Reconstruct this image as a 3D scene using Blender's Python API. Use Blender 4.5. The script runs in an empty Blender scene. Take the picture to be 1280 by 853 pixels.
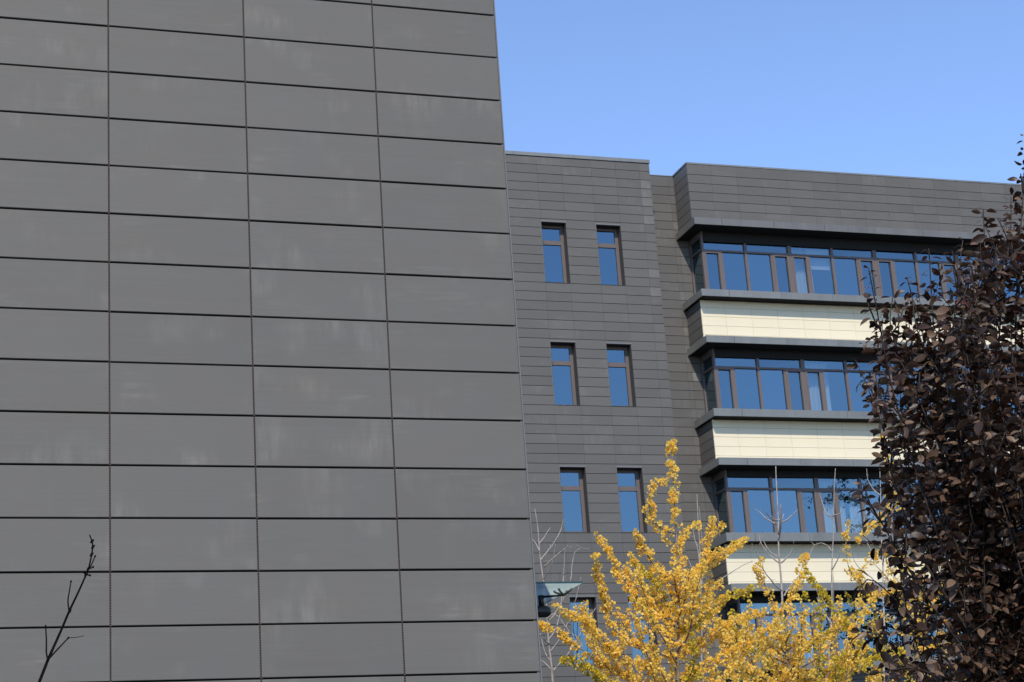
import bpy, math, random
import numpy as np
from mathutils import Vector, Matrix

S = bpy.context.scene
COL = S.collection
R = math.radians

# ------------------------------------------------------------------ camera, sky, sun, exposure
# world: X to the right along the facades, Y into the scene, Z up; the lens is at the origin, ground at GZ
GZ = -1.6
F_PX = 2385.97                      # focal length in pixels of a 1280 px wide frame
CAM = Matrix(((0.94966117, -0.03133616, -0.31170774),
              (-0.30621048, -0.30301434, -0.9024508),
              (-0.06617257, 0.95247066, -0.29735641)))
cam_data = bpy.data.cameras.new('camera')
cam = bpy.data.objects.new('camera', cam_data)
COL.objects.link(cam)
cam.matrix_world = CAM.to_4x4()
cam_data.sensor_width = 36.0
cam_data.lens = F_PX / 1280 * 36
cam_data.clip_start = 0.1
cam_data.clip_end = 4000
S.camera = cam

SUN = Vector((-0.393, -0.90, 1.0)).normalized()
el = math.asin(SUN.z)
az = math.atan2(SUN.x, SUN.y)
wd = bpy.data.worlds.new('World')
S.world = wd
wd.use_nodes = True
nt = wd.node_tree
bg = nt.nodes['Background']
sky = nt.nodes.new('ShaderNodeTexSky')
sky.sky_type = 'NISHITA'
sky.sun_disc = False
sky.sun_elevation = el
sky.sun_rotation = az
sky.altitude = 50
sky.air_density = 1.0
sky.dust_density = 0.0
sky.ozone_density = 5.0
sky_tint = nt.nodes.new('ShaderNodeMix')          # slight hue tint multiplied into the sky light
sky_tint.data_type = 'RGBA'
sky_tint.blend_type = 'MULTIPLY'
sky_tint.inputs['Factor'].default_value = 1.0
sky_tint.inputs['B'].default_value = (1.05, 0.995, 1.03, 1)
nt.links.new(sky.outputs[0], sky_tint.inputs['A'])
nt.links.new(sky_tint.outputs['Result'], bg.inputs[0])
bg.inputs[1].default_value = 0.15
sl = bpy.data.lights.new('sun', 'SUN')
sl.energy = 2.9
sl.angle = R(0.5)
sl.color = (1.0, 0.91, 0.78)
so = bpy.data.objects.new('sun', sl)
COL.objects.link(so)
so.rotation_euler = SUN.to_track_quat('Z', 'Y').to_euler()
so.location = (-20, -40, 60)
S.view_settings.view_transform = 'Standard'
S.view_settings.look = 'None'
S.view_settings.gamma = 1
S.view_settings.exposure = 0.62
S.view_settings.use_curve_mapping = False
S.cycles.transparent_max_bounces = 12


def at(x, y, Y):
    """a point of the photograph (1280 px wide) surveyed onto the plane at depth Y"""
    d = CAM @ Vector(((x - 640) / F_PX, -(y - 426.5) / F_PX, -1.0))
    return d * (Y / d.y)


# ------------------------------------------------------------------ helpers
class MB:
    def __init__(self):
        self.v, self.f, self.m = [], [], []

    def add(self, vs, fs, mi=0):
        n = len(self.v)
        self.v.extend([tuple(p) for p in vs])
        self.f.extend([tuple(i + n for i in f) for f in fs])
        self.m.extend([mi] * len(fs))

    def box(self, x0, x1, y0, y1, z0, z1, mi=0):
        self.add([(x0, y0, z0), (x1, y0, z0), (x1, y1, z0), (x0, y1, z0),
                  (x0, y0, z1), (x1, y0, z1), (x1, y1, z1), (x0, y1, z1)],
                 [(0, 3, 2, 1), (4, 5, 6, 7), (0, 1, 5, 4), (1, 2, 6, 5), (2, 3, 7, 6), (3, 0, 4, 7)], mi)

    def panel(self, org, u, v, n, w, h, t, b, mi=0, tilt=(0, 0)):
        """a cladding panel: lower left corner org, axes u and v, outward n, thickness t, arris b"""
        org, u, v, n = Vector(org), Vector(u), Vector(v), Vector(n)

        def P(a, c, d):
            d2 = d + (a - w / 2) * tilt[0] + (c - h / 2) * tilt[1]
            return org + u * a + v * c + n * d2
        vs = [P(0, 0, -t), P(w, 0, -t), P(w, h, -t), P(0, h, -t),
              P(0, 0, -b), P(w, 0, -b), P(w, h, -b), P(0, h, -b),
              P(b, b, 0), P(w - b, b, 0), P(w - b, h - b, 0), P(b, h - b, 0)]
        fs = [(8, 9, 10, 11)]
        for i in range(4):
            j = (i + 1) % 4
            fs.append((4 + i, 4 + j, 8 + j, 8 + i))
            fs.append((i, j, 4 + j, 4 + i))
        self.add(vs, fs, mi)

    def tube(self, pts, rad, n=7, mi=0, cap=True):
        pts = [Vector(p) for p in pts]
        vs, fs = [], []
        ref = Vector((0.3, 0.9, 0.1)).normalized()
        for i, p in enumerate(pts):
            a = pts[max(i - 1, 0)]
            c = pts[min(i + 1, len(pts) - 1)]
            t = (c - a)
            t = t.normalized() if t.length > 1e-9 else Vector((0, 0, 1))
            s = t.cross(ref)
            if s.length < 1e-3:
                s = t.cross(Vector((1, 0, 0)))
            s.normalize()
            w = t.cross(s)
            for k in range(n):
                q = 2 * math.pi * k / n
                vs.append(p + (s * math.cos(q) + w * math.sin(q)) * rad[i])
        for i in range(len(pts) - 1):
            for k in range(n):
                k2 = (k + 1) % n
                fs.append((i * n + k, i * n + k2, (i + 1) * n + k2, (i + 1) * n + k))
        if cap:
            fs.append(tuple(range(n - 1, -1, -1)))
            fs.append(tuple((len(pts) - 1) * n + k for k in range(n)))
        self.add(vs, fs, mi)

    def build(self, name, mats, parent=None, smooth=False, loc=None):
        me = bpy.data.meshes.new(name)
        vs = self.v
        if loc is not None:
            vs = [(a - loc[0], b - loc[1], c - loc[2]) for a, b, c in vs]
        me.from_pydata(vs, [], self.f)
        for m in (mats if isinstance(mats, (list, tuple)) else [mats]):
            me.materials.append(m)
        me.polygons.foreach_set('material_index', self.m)
        if smooth:
            me.polygons.foreach_set('use_smooth', [True] * len(self.f))
        me.update()
        o = bpy.data.objects.new(name, me)
        COL.objects.link(o)
        if parent:
            o.parent = parent
            if parent.type == 'EMPTY':
                l = parent.location
                for vv in me.vertices:
                    vv.co -= l
            else:
                l = parent.get('_base')
                if l:
                    for vv in me.vertices:
                        vv.co -= Vector(l)
        return o


def thing(name, label, cat, loc, group=None):
    o = bpy.data.objects.new(name, None)
    o.empty_display_size = 0.3
    COL.objects.link(o)
    o.location = loc
    o['label'] = label
    o['category'] = cat
    if group:
        o['group'] = group
    return o


def sub(mb, name, mats, part, root, smooth=False):
    """a sub-part: child of a part mesh, which itself sits at the root's origin"""
    o = mb.build(name, mats, root, smooth)
    o.parent = part
    return o


# ------------------------------------------------------------------ materials
def mat(name, col, rough=0.6, spec=0.5, metal=0.0):
    m = bpy.data.materials.new(name)
    m.use_nodes = True
    b = m.node_tree.nodes['Principled BSDF']
    b.inputs['Base Color'].default_value = (*col, 1)
    b.inputs['Roughness'].default_value = rough
    b.inputs['Specular IOR Level'].default_value = spec
    b.inputs['Metallic'].default_value = metal
    return m


def N(m, t, **kw):
    n = m.node_tree.nodes.new(t)
    for k, v in kw.items():
        setattr(n, k, v)
    return n


def L(m, a, b):
    m.node_tree.links.new(a, b)


def math_node(m, op, a, b=None, clamp=False):
    n = N(m, 'ShaderNodeMath', operation=op, use_clamp=clamp)
    for i, v in enumerate((a, b)):
        if v is None:
            continue
        if isinstance(v, (int, float)):
            n.inputs[i].default_value = v
        else:
            L(m, v, n.inputs[i])
    return n.outputs[0]


def noise(m, scale_xyz, scale=1.0, detail=3.0, rough=0.6, offset=None):
    tc = N(m, 'ShaderNodeTexCoord')
    mp = N(m, 'ShaderNodeMapping')
    mp.inputs['Scale'].default_value = scale_xyz
    L(m, tc.outputs['Object'], mp.inputs['Vector'])
    src = mp.outputs[0]
    if offset is not None:
        ad = N(m, 'ShaderNodeVectorMath', operation='ADD')
        L(m, src, ad.inputs[0])
        L(m, offset, ad.inputs[1])
        src = ad.outputs[0]
    nz = N(m, 'ShaderNodeTexNoise')
    nz.inputs['Scale'].default_value = scale
    nz.inputs['Detail'].default_value = detail
    nz.inputs['Roughness'].default_value = rough
    L(m, src, nz.inputs['Vector'])
    return nz.outputs['Fac']


def ramp(m, fac, lo, hi):
    r = N(m, 'ShaderNodeMapRange')
    r.inputs['From Min'].default_value = lo
    r.inputs['From Max'].default_value = hi
    L(m, fac, r.inputs['Value'])
    return r.outputs[0]


def panel_material(name, col, var=0.06, stain=0.10, ribs=0.02, tint=0.0, rough=0.62, big=1.0):
    """cement / terracotta cladding: a tone per panel, faint ribs, streaks and pale bloom patches"""
    m = mat(name, col, rough, 0.35)
    b = m.node_tree.nodes['Principled BSDF']
    geo = N(m, 'ShaderNodeNewGeometry')
    rnd = geo.outputs['Random Per Island']
    off = N(m, 'ShaderNodeCombineXYZ')
    L(m, math_node(m, 'MULTIPLY', rnd, 91.0), off.inputs[0])
    L(m, math_node(m, 'MULTIPLY', rnd, 37.0), off.inputs[2])
    v = math_node(m, 'MULTIPLY', math_node(m, 'SUBTRACT', rnd, 0.5), 2 * var)
    rib = noise(m, (0.25, 1, 42.0), 1.0, 2.0, 0.7, off.outputs[0])
    v = math_node(m, 'ADD', v, math_node(m, 'MULTIPLY', math_node(m, 'SUBTRACT', rib, 0.5), ribs * 4))
    cloud = noise(m, (0.9 * big, 1, 0.7 * big), 1.0, 4.0, 0.6)
    v = math_node(m, 'ADD', v, math_node(m, 'MULTIPLY', math_node(m, 'SUBTRACT', cloud, 0.5), 0.16))
    fine = noise(m, (90, 90, 90), 1.0, 2.0, 0.6)
    v = math_node(m, 'ADD', v, math_node(m, 'MULTIPLY', math_node(m, 'SUBTRACT', fine, 0.5), 0.10))
    # pale bloom: soft vertical runs in some places, horizontal scrapes in others
    off2 = N(m, 'ShaderNodeVectorMath', operation='ADD')
    L(m, off.outputs[0], off2.inputs[0])
    off2.inputs[1].default_value = (17.3, 0, 5.1)
    pa = ramp(m, noise(m, (1.0 * big, 1, 1.5 * big), 1.0, 2.0, 0.5, off.outputs[0]), 0.54, 0.76)
    pb_ = ramp(m, noise(m, (1.2 * big, 1, 1.9 * big), 1.0, 2.0, 0.5, off2.outputs[0]), 0.58, 0.78)
    runs = ramp(m, noise(m, (7.0, 1, 1.3), 1.0, 4.0, 0.65, off.outputs[0]), 0.40, 0.78)
    scr = ramp(m, noise(m, (2.2, 1, 19.0), 1.0, 4.0, 0.65, off2.outputs[0]), 0.45, 0.78)
    st = math_node(m, 'ADD', math_node(m, 'MULTIPLY', pa, runs), math_node(m, 'MULTIPLY', pb_, scr))
    spk = ramp(m, noise(m, (6, 1, 8), 1.0, 6.0, 0.78), 0.70, 0.80)
    st = math_node(m, 'ADD', st, math_node(m, 'MULTIPLY', spk, 0.35))
    v = math_node(m, 'ADD', math_node(m, 'ADD', v, 1.0), math_node(m, 'MULTIPLY', st, stain * 4))
    mx = N(m, 'ShaderNodeVectorMath', operation='SCALE')
    mx.inputs[0].default_value = col
    L(m, v, mx.inputs['Scale'])
    hue = N(m, 'ShaderNodeMix', data_type='RGBA', blend_type='MULTIPLY')
    L(m, mx.outputs[0], hue.inputs['A'])
    hue.inputs['B'].default_value = (1.0, 0.985, 0.965, 1)
    L(m, ramp(m, noise(m, (1.7, 1, 4.3), 0.7, 1.0, 0.5, off.outputs[0]), 0.35, 0.65), hue.inputs['Factor'])
    L(m, hue.outputs['Result'], b.inputs['Base Color'])
    bp = N(m, 'ShaderNodeBump')
    bp.inputs['Strength'].default_value = 0.12
    bp.inputs['Distance'].default_value = 0.004
    L(m, rib, bp.inputs['Height'])
    L(m, bp.outputs[0], b.inputs['Normal'])
    L(m, math_node(m, 'ADD', 0.5, math_node(m, 'MULTIPLY', cloud, 0.25)), b.inputs['Roughness'])
    return m


M = {}
M['near'] = panel_material('near_cladding', (0.119, 0.1135, 0.1025), 0.040, 0.18, 0.045)
M['far'] = panel_material('far_cladding', (0.101, 0.0975, 0.0915), 0.075, 0.14, 0.02, big=0.7)
M['far_pale'] = panel_material('chalky_cladding', (0.116, 0.113, 0.105), 0.12, 0.30, 0.02, big=0.9)
M['cream'] = panel_material('cream_cladding', (0.70, 0.635, 0.465), 0.012, 0.0, 0.004, big=0.5)
M['joint'] = mat('joint_shadow_gap', (0.012, 0.012, 0.012), 0.9, 0.1)
M['far_joint'] = mat('far_joint', (0.045, 0.045, 0.046), 0.9, 0.1)
M['cream_joint'] = mat('cream_joint', (0.50, 0.46, 0.38), 0.9, 0.1)
M['trim'] = mat('aluminium_trim', (0.14, 0.14, 0.138), 0.45, 0.5)
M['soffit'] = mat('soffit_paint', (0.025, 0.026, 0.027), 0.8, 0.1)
M['frame'] = mat('window_frame_paint', (0.125, 0.103, 0.097), 0.5, 0.3)
M['reveal'] = mat('reveal_lining', (0.05, 0.047, 0.046), 0.7, 0.3)
M['inside'] = mat('interior_plaster', (0.10, 0.10, 0.10), 0.9, 0.1)
M['roof'] = mat('roof_felt', (0.15, 0.15, 0.15), 0.9, 0.1)


def zinc(name, base):
    m = mat(name, base, 0.5, 0.5)
    b = m.node_tree.nodes['Principled BSDF']
    b.inputs['Metallic'].default_value = 0.35
    geo = N(m, 'ShaderNodeNewGeometry')
    a = noise(m, (2.2, 1, 0.5), 1.0, 3.0, 0.6)
    r2 = noise(m, (14, 1, 1.0), 1.0, 2.0, 0.6)
    v = math_node(m, 'ADD', math_node(m, 'MULTIPLY', math_node(m, 'SUBTRACT', a, 0.5), 0.5),
                  math_node(m, 'MULTIPLY', math_node(m, 'SUBTRACT', geo.outputs['Random Per Island'], 0.5), 0.12))
    v = math_node(m, 'ADD', v, math_node(m, 'MULTIPLY', math_node(m, 'SUBTRACT', r2, 0.5), 0.22))
    v = math_node(m, 'ADD', v, 1.0)
    mx = N(m, 'ShaderNodeVectorMath', operation='SCALE')
    mx.inputs[0].default_value = base
    L(m, v, mx.inputs['Scale'])
    L(m, mx.outputs[0], b.inputs['Base Color'])
    return m


M['zinc'] = zinc('zinc_sheet', (0.186, 0.191, 0.183))
M['zinc_dull'] = zinc('weathered_zinc_sheet', (0.152, 0.148, 0.140))


def glass(name, refl, trans, fac, rough=0.0):
    m = bpy.data.materials.new(name)
    m.use_nodes = True
    t = m.node_tree
    t.nodes.remove(t.nodes['Principled BSDF'])
    out = t.nodes['Material Output']
    g = N(m, 'ShaderNodeBsdfGlossy')
    g.inputs['Color'].default_value = (*refl, 1)
    g.inputs['Roughness'].default_value = rough
    tr = N(m, 'ShaderNodeBsdfTransparent')
    tr.inputs['Color'].default_value = (*trans, 1)
    mx = N(m, 'ShaderNodeMixShader')
    lw = N(m, 'ShaderNodeLayerWeight')
    fr = math_node(m, 'MULTIPLY', math_node(m, 'POWER', lw.outputs['Facing'], 5.0), 0.9)
    fr = math_node(m, 'ADD', fr, 0.04)
    geo = N(m, 'ShaderNodeNewGeometry')
    var = math_node(m, 'ADD', math_node(m, 'MULTIPLY', geo.outputs['Random Per Island'], 0.10), fac - 0.05)
    L(m, math_node(m, 'ADD', fr, var, True), mx.inputs[0])
    L(m, tr.outputs[0], mx.inputs[1])
    L(m, g.outputs[0], mx.inputs[2])
    bp = N(m, 'ShaderNodeBump')
    bp.inputs['Strength'].default_value = 0.02
    bp.inputs['Distance'].default_value = 0.01
    L(m, noise(m, (0.8, 0.8, 0.8), 1.0, 1.0, 0.5), bp.inputs['Height'])
    L(m, bp.outputs[0], g.inputs['Normal'])
    L(m, mx.outputs[0], out.inputs['Surface'])
    return m


M['glass'] = glass('coated_window_glass', (0.58, 0.84, 1.0), (0.42, 0.47, 0.49), 0.185)


def joint_strip():
    """vertical joint gasket: brown rubber with a fine ladder of clips"""
    m = mat('joint_gasket', (0.1, 0.08, 0.07), 0.8, 0.2)
    b = m.node_tree.nodes['Principled BSDF']
    tc = N(m, 'ShaderNodeTexCoord')
    w = N(m, 'ShaderNodeTexWave', wave_type='BANDS', bands_direction='Z')
    w.inputs['Scale'].default_value = 11.0
    L(m, tc.outputs['Object'], w.inputs['Vector'])
    mx = N(m, 'ShaderNodeMix', data_type='RGBA')
    mx.inputs['A'].default_value = (0.004, 0.004, 0.004, 1)
    mx.inputs['B'].default_value = (0.085, 0.060, 0.048, 1)
    L(m, ramp(m, w.outputs['Fac'], 0.4, 0.6), mx.inputs['Factor'])
    L(m, mx.outputs['Result'], b.inputs['Base Color'])
    return m


M['gasket'] = joint_strip()


def leaf_material(name, cols, trans, rough, spec, tcol=None):
    m = mat(name, cols[0], rough, spec)
    t = m.node_tree
    b = t.nodes['Principled BSDF']
    geo = N(m, 'ShaderNodeNewGeometry')
    cr = N(m, 'ShaderNodeValToRGB')
    e = cr.color_ramp.elements
    while len(e) < len(cols):
        e.new(0.5)
    for i, c in enumerate(cols):
        e[i].position = i / (len(cols) - 1)
        e[i].color = (*c, 1)
    L(m, geo.outputs['Random Per Island'], cr.inputs[0])
    L(m, cr.outputs[0], b.inputs['Base Color'])
    if trans > 0:
        tl = N(m, 'ShaderNodeBsdfTranslucent')
        if tcol:
            tl.inputs[0].default_value = (*tcol, 1)
        else:
            L(m, cr.outputs[0], tl.inputs[0])
        mx = N(m, 'ShaderNodeMixShader')
        mx.inputs[0].default_value = trans
        L(m, b.outputs[0], mx.inputs[1])
        L(m, tl.outputs[0], mx.inputs[2])
        L(m, mx.outputs[0], t.nodes['Material Output'].inputs['Surface'])
    return m


M['gold'] = leaf_material('ginkgo_leaf_gold', [(0.94, 0.61, 0.065), (0.97, 0.72, 0.13), (0.98, 0.82, 0.28), (0.95, 0.64, 0.085)], 0.52, 0.5, 0.3)
M['lime'] = leaf_material('ginkgo_leaf_lime', [(0.66, 0.52, 0.04), (0.78, 0.58, 0.07), (0.52, 0.48, 0.05)], 0.42, 0.5, 0.3)
M['plum'] = leaf_material('plum_leaf', [(0.020, 0.010, 0.007), (0.048, 0.026, 0.016), (0.014, 0.007, 0.005), (0.150, 0.095, 0.060), (0.075, 0.042, 0.026)], 0.08, 0.43, 0.30, (0.12, 0.035, 0.015))
M['plum_red'] = leaf_material('plum_leaf_red', [(0.16, 0.03, 0.02), (0.10, 0.025, 0.02)], 0.25, 0.42, 0.5)


def bark(name, a, bcol, sc):
    m = mat(name, a, 0.85, 0.2)
    b = m.node_tree.nodes['Principled BSDF']
    mx = N(m, 'ShaderNodeMix', data_type='RGBA')
    mx.inputs['A'].default_value = (*a, 1)
    mx.inputs['B'].default_value = (*bcol, 1)
    L(m, ramp(m, noise(m, (sc, sc, sc * 0.5), 1.0, 4.0, 0.65), 0.38, 0.62), mx.inputs['Factor'])
    L(m, mx.outputs['Result'], b.inputs['Base Color'])
    return m


M['pale_bark'] = bark('pale_bark', (0.38, 0.345, 0.31), (0.23, 0.205, 0.185), 14)
M['ginkgo_bark'] = bark('ginkgo_bark', (0.25, 0.22, 0.20), (0.13, 0.11, 0.095), 12)
M['plum_bark'] = bark('plum_bark', (0.028, 0.02, 0.017), (0.05, 0.037, 0.031), 20)
M['twig_bark'] = bark('shaded_bark', (0.004, 0.0035, 0.0035), (0.008, 0.006, 0.006), 40)  # near-black because the shade on the sapling is put into its bark colour
M['twig_bark'].node_tree.nodes['Principled BSDF'].inputs['Specular IOR Level'].default_value = 0.05

# ------------------------------------------------------------------ ground
g = MB()
g.add([(-600, -600, GZ), (600, -600, GZ), (600, 900, GZ), (-600, 900, GZ)], [(0, 1, 2, 3)])
gm = mat('paving', (0.10, 0.10, 0.095), 0.9, 0.2)
ground = g.build('ground', gm)
ground['kind'] = 'structure'
nb = gm.node_tree.nodes['Principled BSDF']
mx = N(gm, 'ShaderNodeMix', data_type='RGBA')
mx.inputs['A'].default_value = (0.040, 0.040, 0.038, 1)
mx.inputs['B'].default_value = (0.065, 0.062, 0.056, 1)
L(gm, noise(gm, (1, 1, 1), 0.8, 6, 0.6), mx.inputs['Factor'])
L(gm, mx.outputs['Result'], nb.inputs['Base Color'])

# ------------------------------------------------------------------ near building
D1 = 20.926
NX = [2.4122 + 1.6330 * k for k in range(-6, 3)] + [7.2987]   # vertical joints, the last is the corner
NTOP = 10.689 + 0.6 * 2
near = thing('panelled_building', 'plain dark grey panelled wall of the near building filling the left of the view',
             'building', (0, D1, GZ))
rng = random.Random(3)
pn, gk = MB(), MB()
zrows = []
k = -2
while 10.689 - 0.6 * k > GZ + 0.05:
    zrows.append(10.689 - 0.6 * k)
    k += 1
for z in zrows:
    zl = max(z - 0.6, GZ)
    for i in range(len(NX) - 1):
        x0 = NX[i] + 0.008
        x1 = NX[i + 1] - (0.008 if i < len(NX) - 2 else 0.004)
        jz = rng.uniform(-0.002, 0.002)
        pn.panel((x0, D1 + rng.uniform(-0.001, 0.0015), zl + 0.0105 + jz), (1, 0, 0), (0, 0, 1), (0, -1, 0), x1 - x0,
                 z - zl - 0.021, 0.028, 0.005, 0, (rng.uniform(-.0012, .0012), rng.uniform(-.002, .002)))
# returns on the side wall that faces right
for z in zrows:
    zl = max(z - 0.6, GZ)
    y = D1 + 0.034
    while y < D1 + 16:
        pn.panel((NX[-1] - 0.003, y, zl + 0.016), (0, 1, 0), (0, 0, 1), (1, 0, 0), 1.615, z - zl - 0.033, 0.024, 0.004)
        y += 1.633
pn.build('wall_panels', M['near'], near)
for x in NX[1:-1]:
    gk.box(x - 0.0085, x + 0.0085, D1 + 0.006, D1 + 0.03, GZ, NTOP)
gk.build('joint_gaskets', M['gasket'], near)
bk = MB()
bk.box(NX[0], NX[-1] - 0.03, D1 + 0.045, D1 + 16, GZ, NTOP - 0.02)
bk.build('backing_wall', M['joint'], near)
ct = MB()
ct.box(NX[-1] - 0.003, NX[-1] + 0.012, D1 - 0.004, D1 + 0.03, GZ, NTOP)
ct.build('corner_trim', M['trim'], near)
cp = MB()
cp.box(NX[0], NX[-1] + 0.03, D1 - 0.03, D1 + 16, NTOP, NTOP + 0.08)
cp.build('coping', M['zinc'], near)

# ------------------------------------------------------------------ far building
D2, DR, DG, YF = 51.845, 52.96, 52.10, 51.432
XB, XE, XL, XG = 24.2295, 22.927, 24.118, 24.57
XR = 43.2                    # right end of the bay, hidden far beyond the frame
ZW = 22.906                  # one of the horizontal joints, 0.3 m apart
CB = [21.039, 17.125, 13.222, 9.345]     # underside of the hood over each ribbon window
CT = [21.268, 17.352, 13.452, 9.586]
ST = [18.876, 15.002, 11.128, 7.25]      # top and underside of each sill
SB = [18.646, 14.760, 10.862, 6.99]
far = thing('office_building', 'grey clad office block behind the trees with ribbon windows and cream bands',
            'building', (24.2, D2, GZ))
pf = MB()
rng = random.Random(11)
zl_all = [ZW + 0.3 - 0.3 * i for i in range(0, 84)]


def clad(mb, x0, x1, Y, z0, z1, cols, holes=(), gap=0.0065, vgap=0.0018, t=0.022, b=0.003, jit=0.002, mi=0, pale=0.0):
    """rows of panels on a wall that faces the viewer"""
    edges = [x0] + [c for c in cols if x0 + 0.02 < c < x1 - 0.02] + [x1]
    for top in zl_all:
        a, c = max(top - 0.3, z0), min(top, z1)
        if c - a < 0.03:
            continue
        if top > 23.1:
            c = z1
        for i in range(len(edges) - 1):
            segs = [(a, c)]
            for hx0, hx1, hz0, hz1 in holes:
                if edges[i] < hx1 - 0.01 and edges[i + 1] > hx0 + 0.01:
                    ns = []
                    for s0, s1 in segs:
                        if s1 <= hz0 or s0 >= hz1:
                            ns.append((s0, s1))
                        else:
                            if s0 < hz0 - 0.02:
                                ns.append((s0, hz0))
                            if s1 > hz1 + 0.02:
                                ns.append((hz1, s1))
                    segs = ns
            for s0, s1 in segs:
                mb.panel((edges[i] + vgap, Y + rng.uniform(-jit, jit), s0 + gap), (1, 0, 0), (0, 0, 1), (0, -1, 0),
                         edges[i + 1] - edges[i] - 2 * vgap, s1 - s0 - 2 * gap, t, b,
                         1 if i >= len(edges) - 2 - (len(edges) < 5) and rng.random() < pale else mi,
                         (rng.uniform(-.002, .002), rng.uniform(-.004, .004)))


def clad_side(mb, X, y0, y1, z0, z1, nx, cols=(), gap=0.0065, t=0.022):
    edges = [y0] + [c for c in cols if y0 < c < y1] + [y1]
    for top in zl_all:
        a, c = max(top - 0.3, z0), min(top, z1)
        if c - a < 0.03:
            continue
        if top > 23.1:
            c = z1
        for i in range(len(edges) - 1):
            mb.panel((X, edges[i] + 0.003, a + gap), (0, 1, 0), (0, 0, 1), (nx, 0, 0),
                     edges[i + 1] - edges[i] - 0.006, c - a - 2 * gap, t, 0.003)


# the wing with punched windows
WCOL = [(15.49, 16.31), (17.30, 18.12), (19.12, 19.94), (20.935, 21.76)]
WTOP = [21.0, 17.1, 13.2, 9.3, 5.4]
holes = [(a, b, t - 1.994, t) for a, b in WCOL for t in WTOP]
wcols = [8.4 + 0.9 * i for i in range(7)] + [c for ab in WCOL for c in ab] + [22.57]
WX0 = 7.5
clad(pf, WX0, XE, D2, GZ, 23.185, wcols, holes, pale=0.22)
clad_side(pf, XE, D2 + 0.026, DR, GZ, 23.185, 1)
pf.build('wing_wall', [M['far'], M['far_pale']], far)
# recessed wall between wing and bay
pr = MB()
clad(pr, XE + 0.002, XG + 0.02, DR, GZ, 23.27, [24.068, 24.23], (), pale=0.3)
pr.build('recessed_wall', [M['far'], M['far_pale']], far)
# parapet and lower band of the bay, with its left return
bcols = [25.053 + 0.9045 * i for i in range(21)]
pb = MB()
clad(pb, XB, XR, D2, CT[0] + 0.005, 23.262, bcols)
clad_side(pb, XB, D2 + 0.026, DR - 0.005, CT[0] + 0.005, 23.262, -1)
pb.build('bay_parapet', M['far'], far)
lb = MB()
clad(lb, XB, XR, D2, GZ, SB[3] - 0.005, bcols)
clad_side(lb, XB, D2 + 0.026, DR - 0.005, GZ, SB[3] - 0.005, -1)
lb.build('bay_base', M['far'], far)
# cream bands with grey returns
for i in range(3):
    cm = MB()
    clad(cm, XB, XR, D2, CT[i + 1] + 0.004, SB[i] - 0.004, bcols, (), 0.0035, 0.0022, 0.04, 0.002, 0.0005)
    c = cm.build('spandrel_panel', M['cream'], far)
    c['label'] = 'cream coloured spandrel band'
    rt = MB()
    clad_side(rt, XB, D2 + 0.046, DR - 0.005, CT[i + 1] + 0.004, SB[i] - 0.004, -1)
    r = rt.build('spandrel_return', M['far'], far)
    jb = MB()
    jb.box(XB + 0.02, XR, D2 + 0.035, D2 + 0.15, CT[i + 1] + 0.004, SB[i] - 0.004)
    sub(jb, 'spandrel_backing', M['cream_joint'], c, far)
# backing walls behind the open joints, floor slabs, inner walls and roof
bw = MB()


def wall_with_holes(mb, x0, x1, y0, y1, z0, z1, holes):
    xs = sorted(set([x0, x1] + [h for ho in holes for h in ho[:2] if x0 < h < x1]))
    for i in range(len(xs) - 1):
        zs = sorted((h[2], h[3]) for h in holes if h[0] < xs[i + 1] - 1e-4 and h[1] > xs[i] + 1e-4)
        z = z0
        for a, b in zs:
            if a > z:
                mb.box(xs[i], xs[i + 1], y0, y1, z, a)
            z = max(z, b)
        if z < z1:
            mb.box(xs[i], xs[i + 1], y0, y1, z, z1)


wall_with_holes(bw, WX0, XE - 0.026, D2 + 0.026, D2 + 0.3, GZ, 23.17, [h for h in holes])
bw.box(XE - 0.3, XE - 0.026, D2 + 0.301, DR + 0.3, GZ, 23.17)
bw.box(XE - 0.02, XG + 0.03, DR + 0.026, DR + 0.3, GZ, 23.26)
bw.box(XB + 0.026, XR, D2 + 0.03, DR - 0.01, CT[0] + 0.01, 23.25)
bw.box(XB + 0.026, XR, D2 + 0.03, DR - 0.01, GZ, SB[3] - 0.01)
for i in range(3):
    bw.box(XB + 0.026, XR, D2 + 0.16, DR - 0.01, CT[i + 1] + 0.01, SB[i] - 0.01)
bw.build('backing_wall', M['far_joint'], far)
iw = MB()
iw.box(WX0, XR, DR + 3.2, DR + 3.4, GZ, 23.1)                       # inner back wall
for i in range(4):
    iw.box(XG + 0.2, XR, DR - 0.005, DR + 3.195, CB[i] + 0.02, CB[i] + 0.5)      # slabs
    iw.box(XG + 0.2, XR, DR - 0.005, DR + 3.195, ST[i] - 0.55, ST[i] - 0.05)
for t in WTOP:
    iw.box(WX0, XE - 0.31, D2 + 0.31, DR + 3.19, t + 0.1, t + 0.35)
    iw.box(WX0, XE - 0.31, D2 + 0.31, DR + 3.19, t - 2.4, t - 2.05)
for x in (16.8, 18.6, 20.45):
    iw.box(x, x + 0.12, D2 + 0.305, DR + 3.185, GZ, 23.0)
for j in range(7):
    x = XG + 3.09 * j
    iw.box(x + 0.02, x + 0.12, DR + 0.4, DR + 3.188, 7.0, 21.0)
iw.box(WX0, WX0 + 0.2, D2 + 0.302, DR + 3.18, GZ, 23.1)
iw.box(XR, XR + 0.2, D2, DR + 14, GZ, 23.2)
iw.build('inner_wall', M['inside'], far)
rf = MB()
rf.box(WX0, XE - 0.03, D2 + 0.05, DR + 14, 23.175, 23.195)
rf.box(XE - 0.031, XB + 0.1, DR + 0.03, DR + 14, 23.262, 23.28)
rf.box(XB + 0.101, XR + 0.2, D2 + 0.06, DR + 14, 23.256, 23.282)
rf.build('roof', M['roof'], far)
co = MB()
x = WX0
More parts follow.
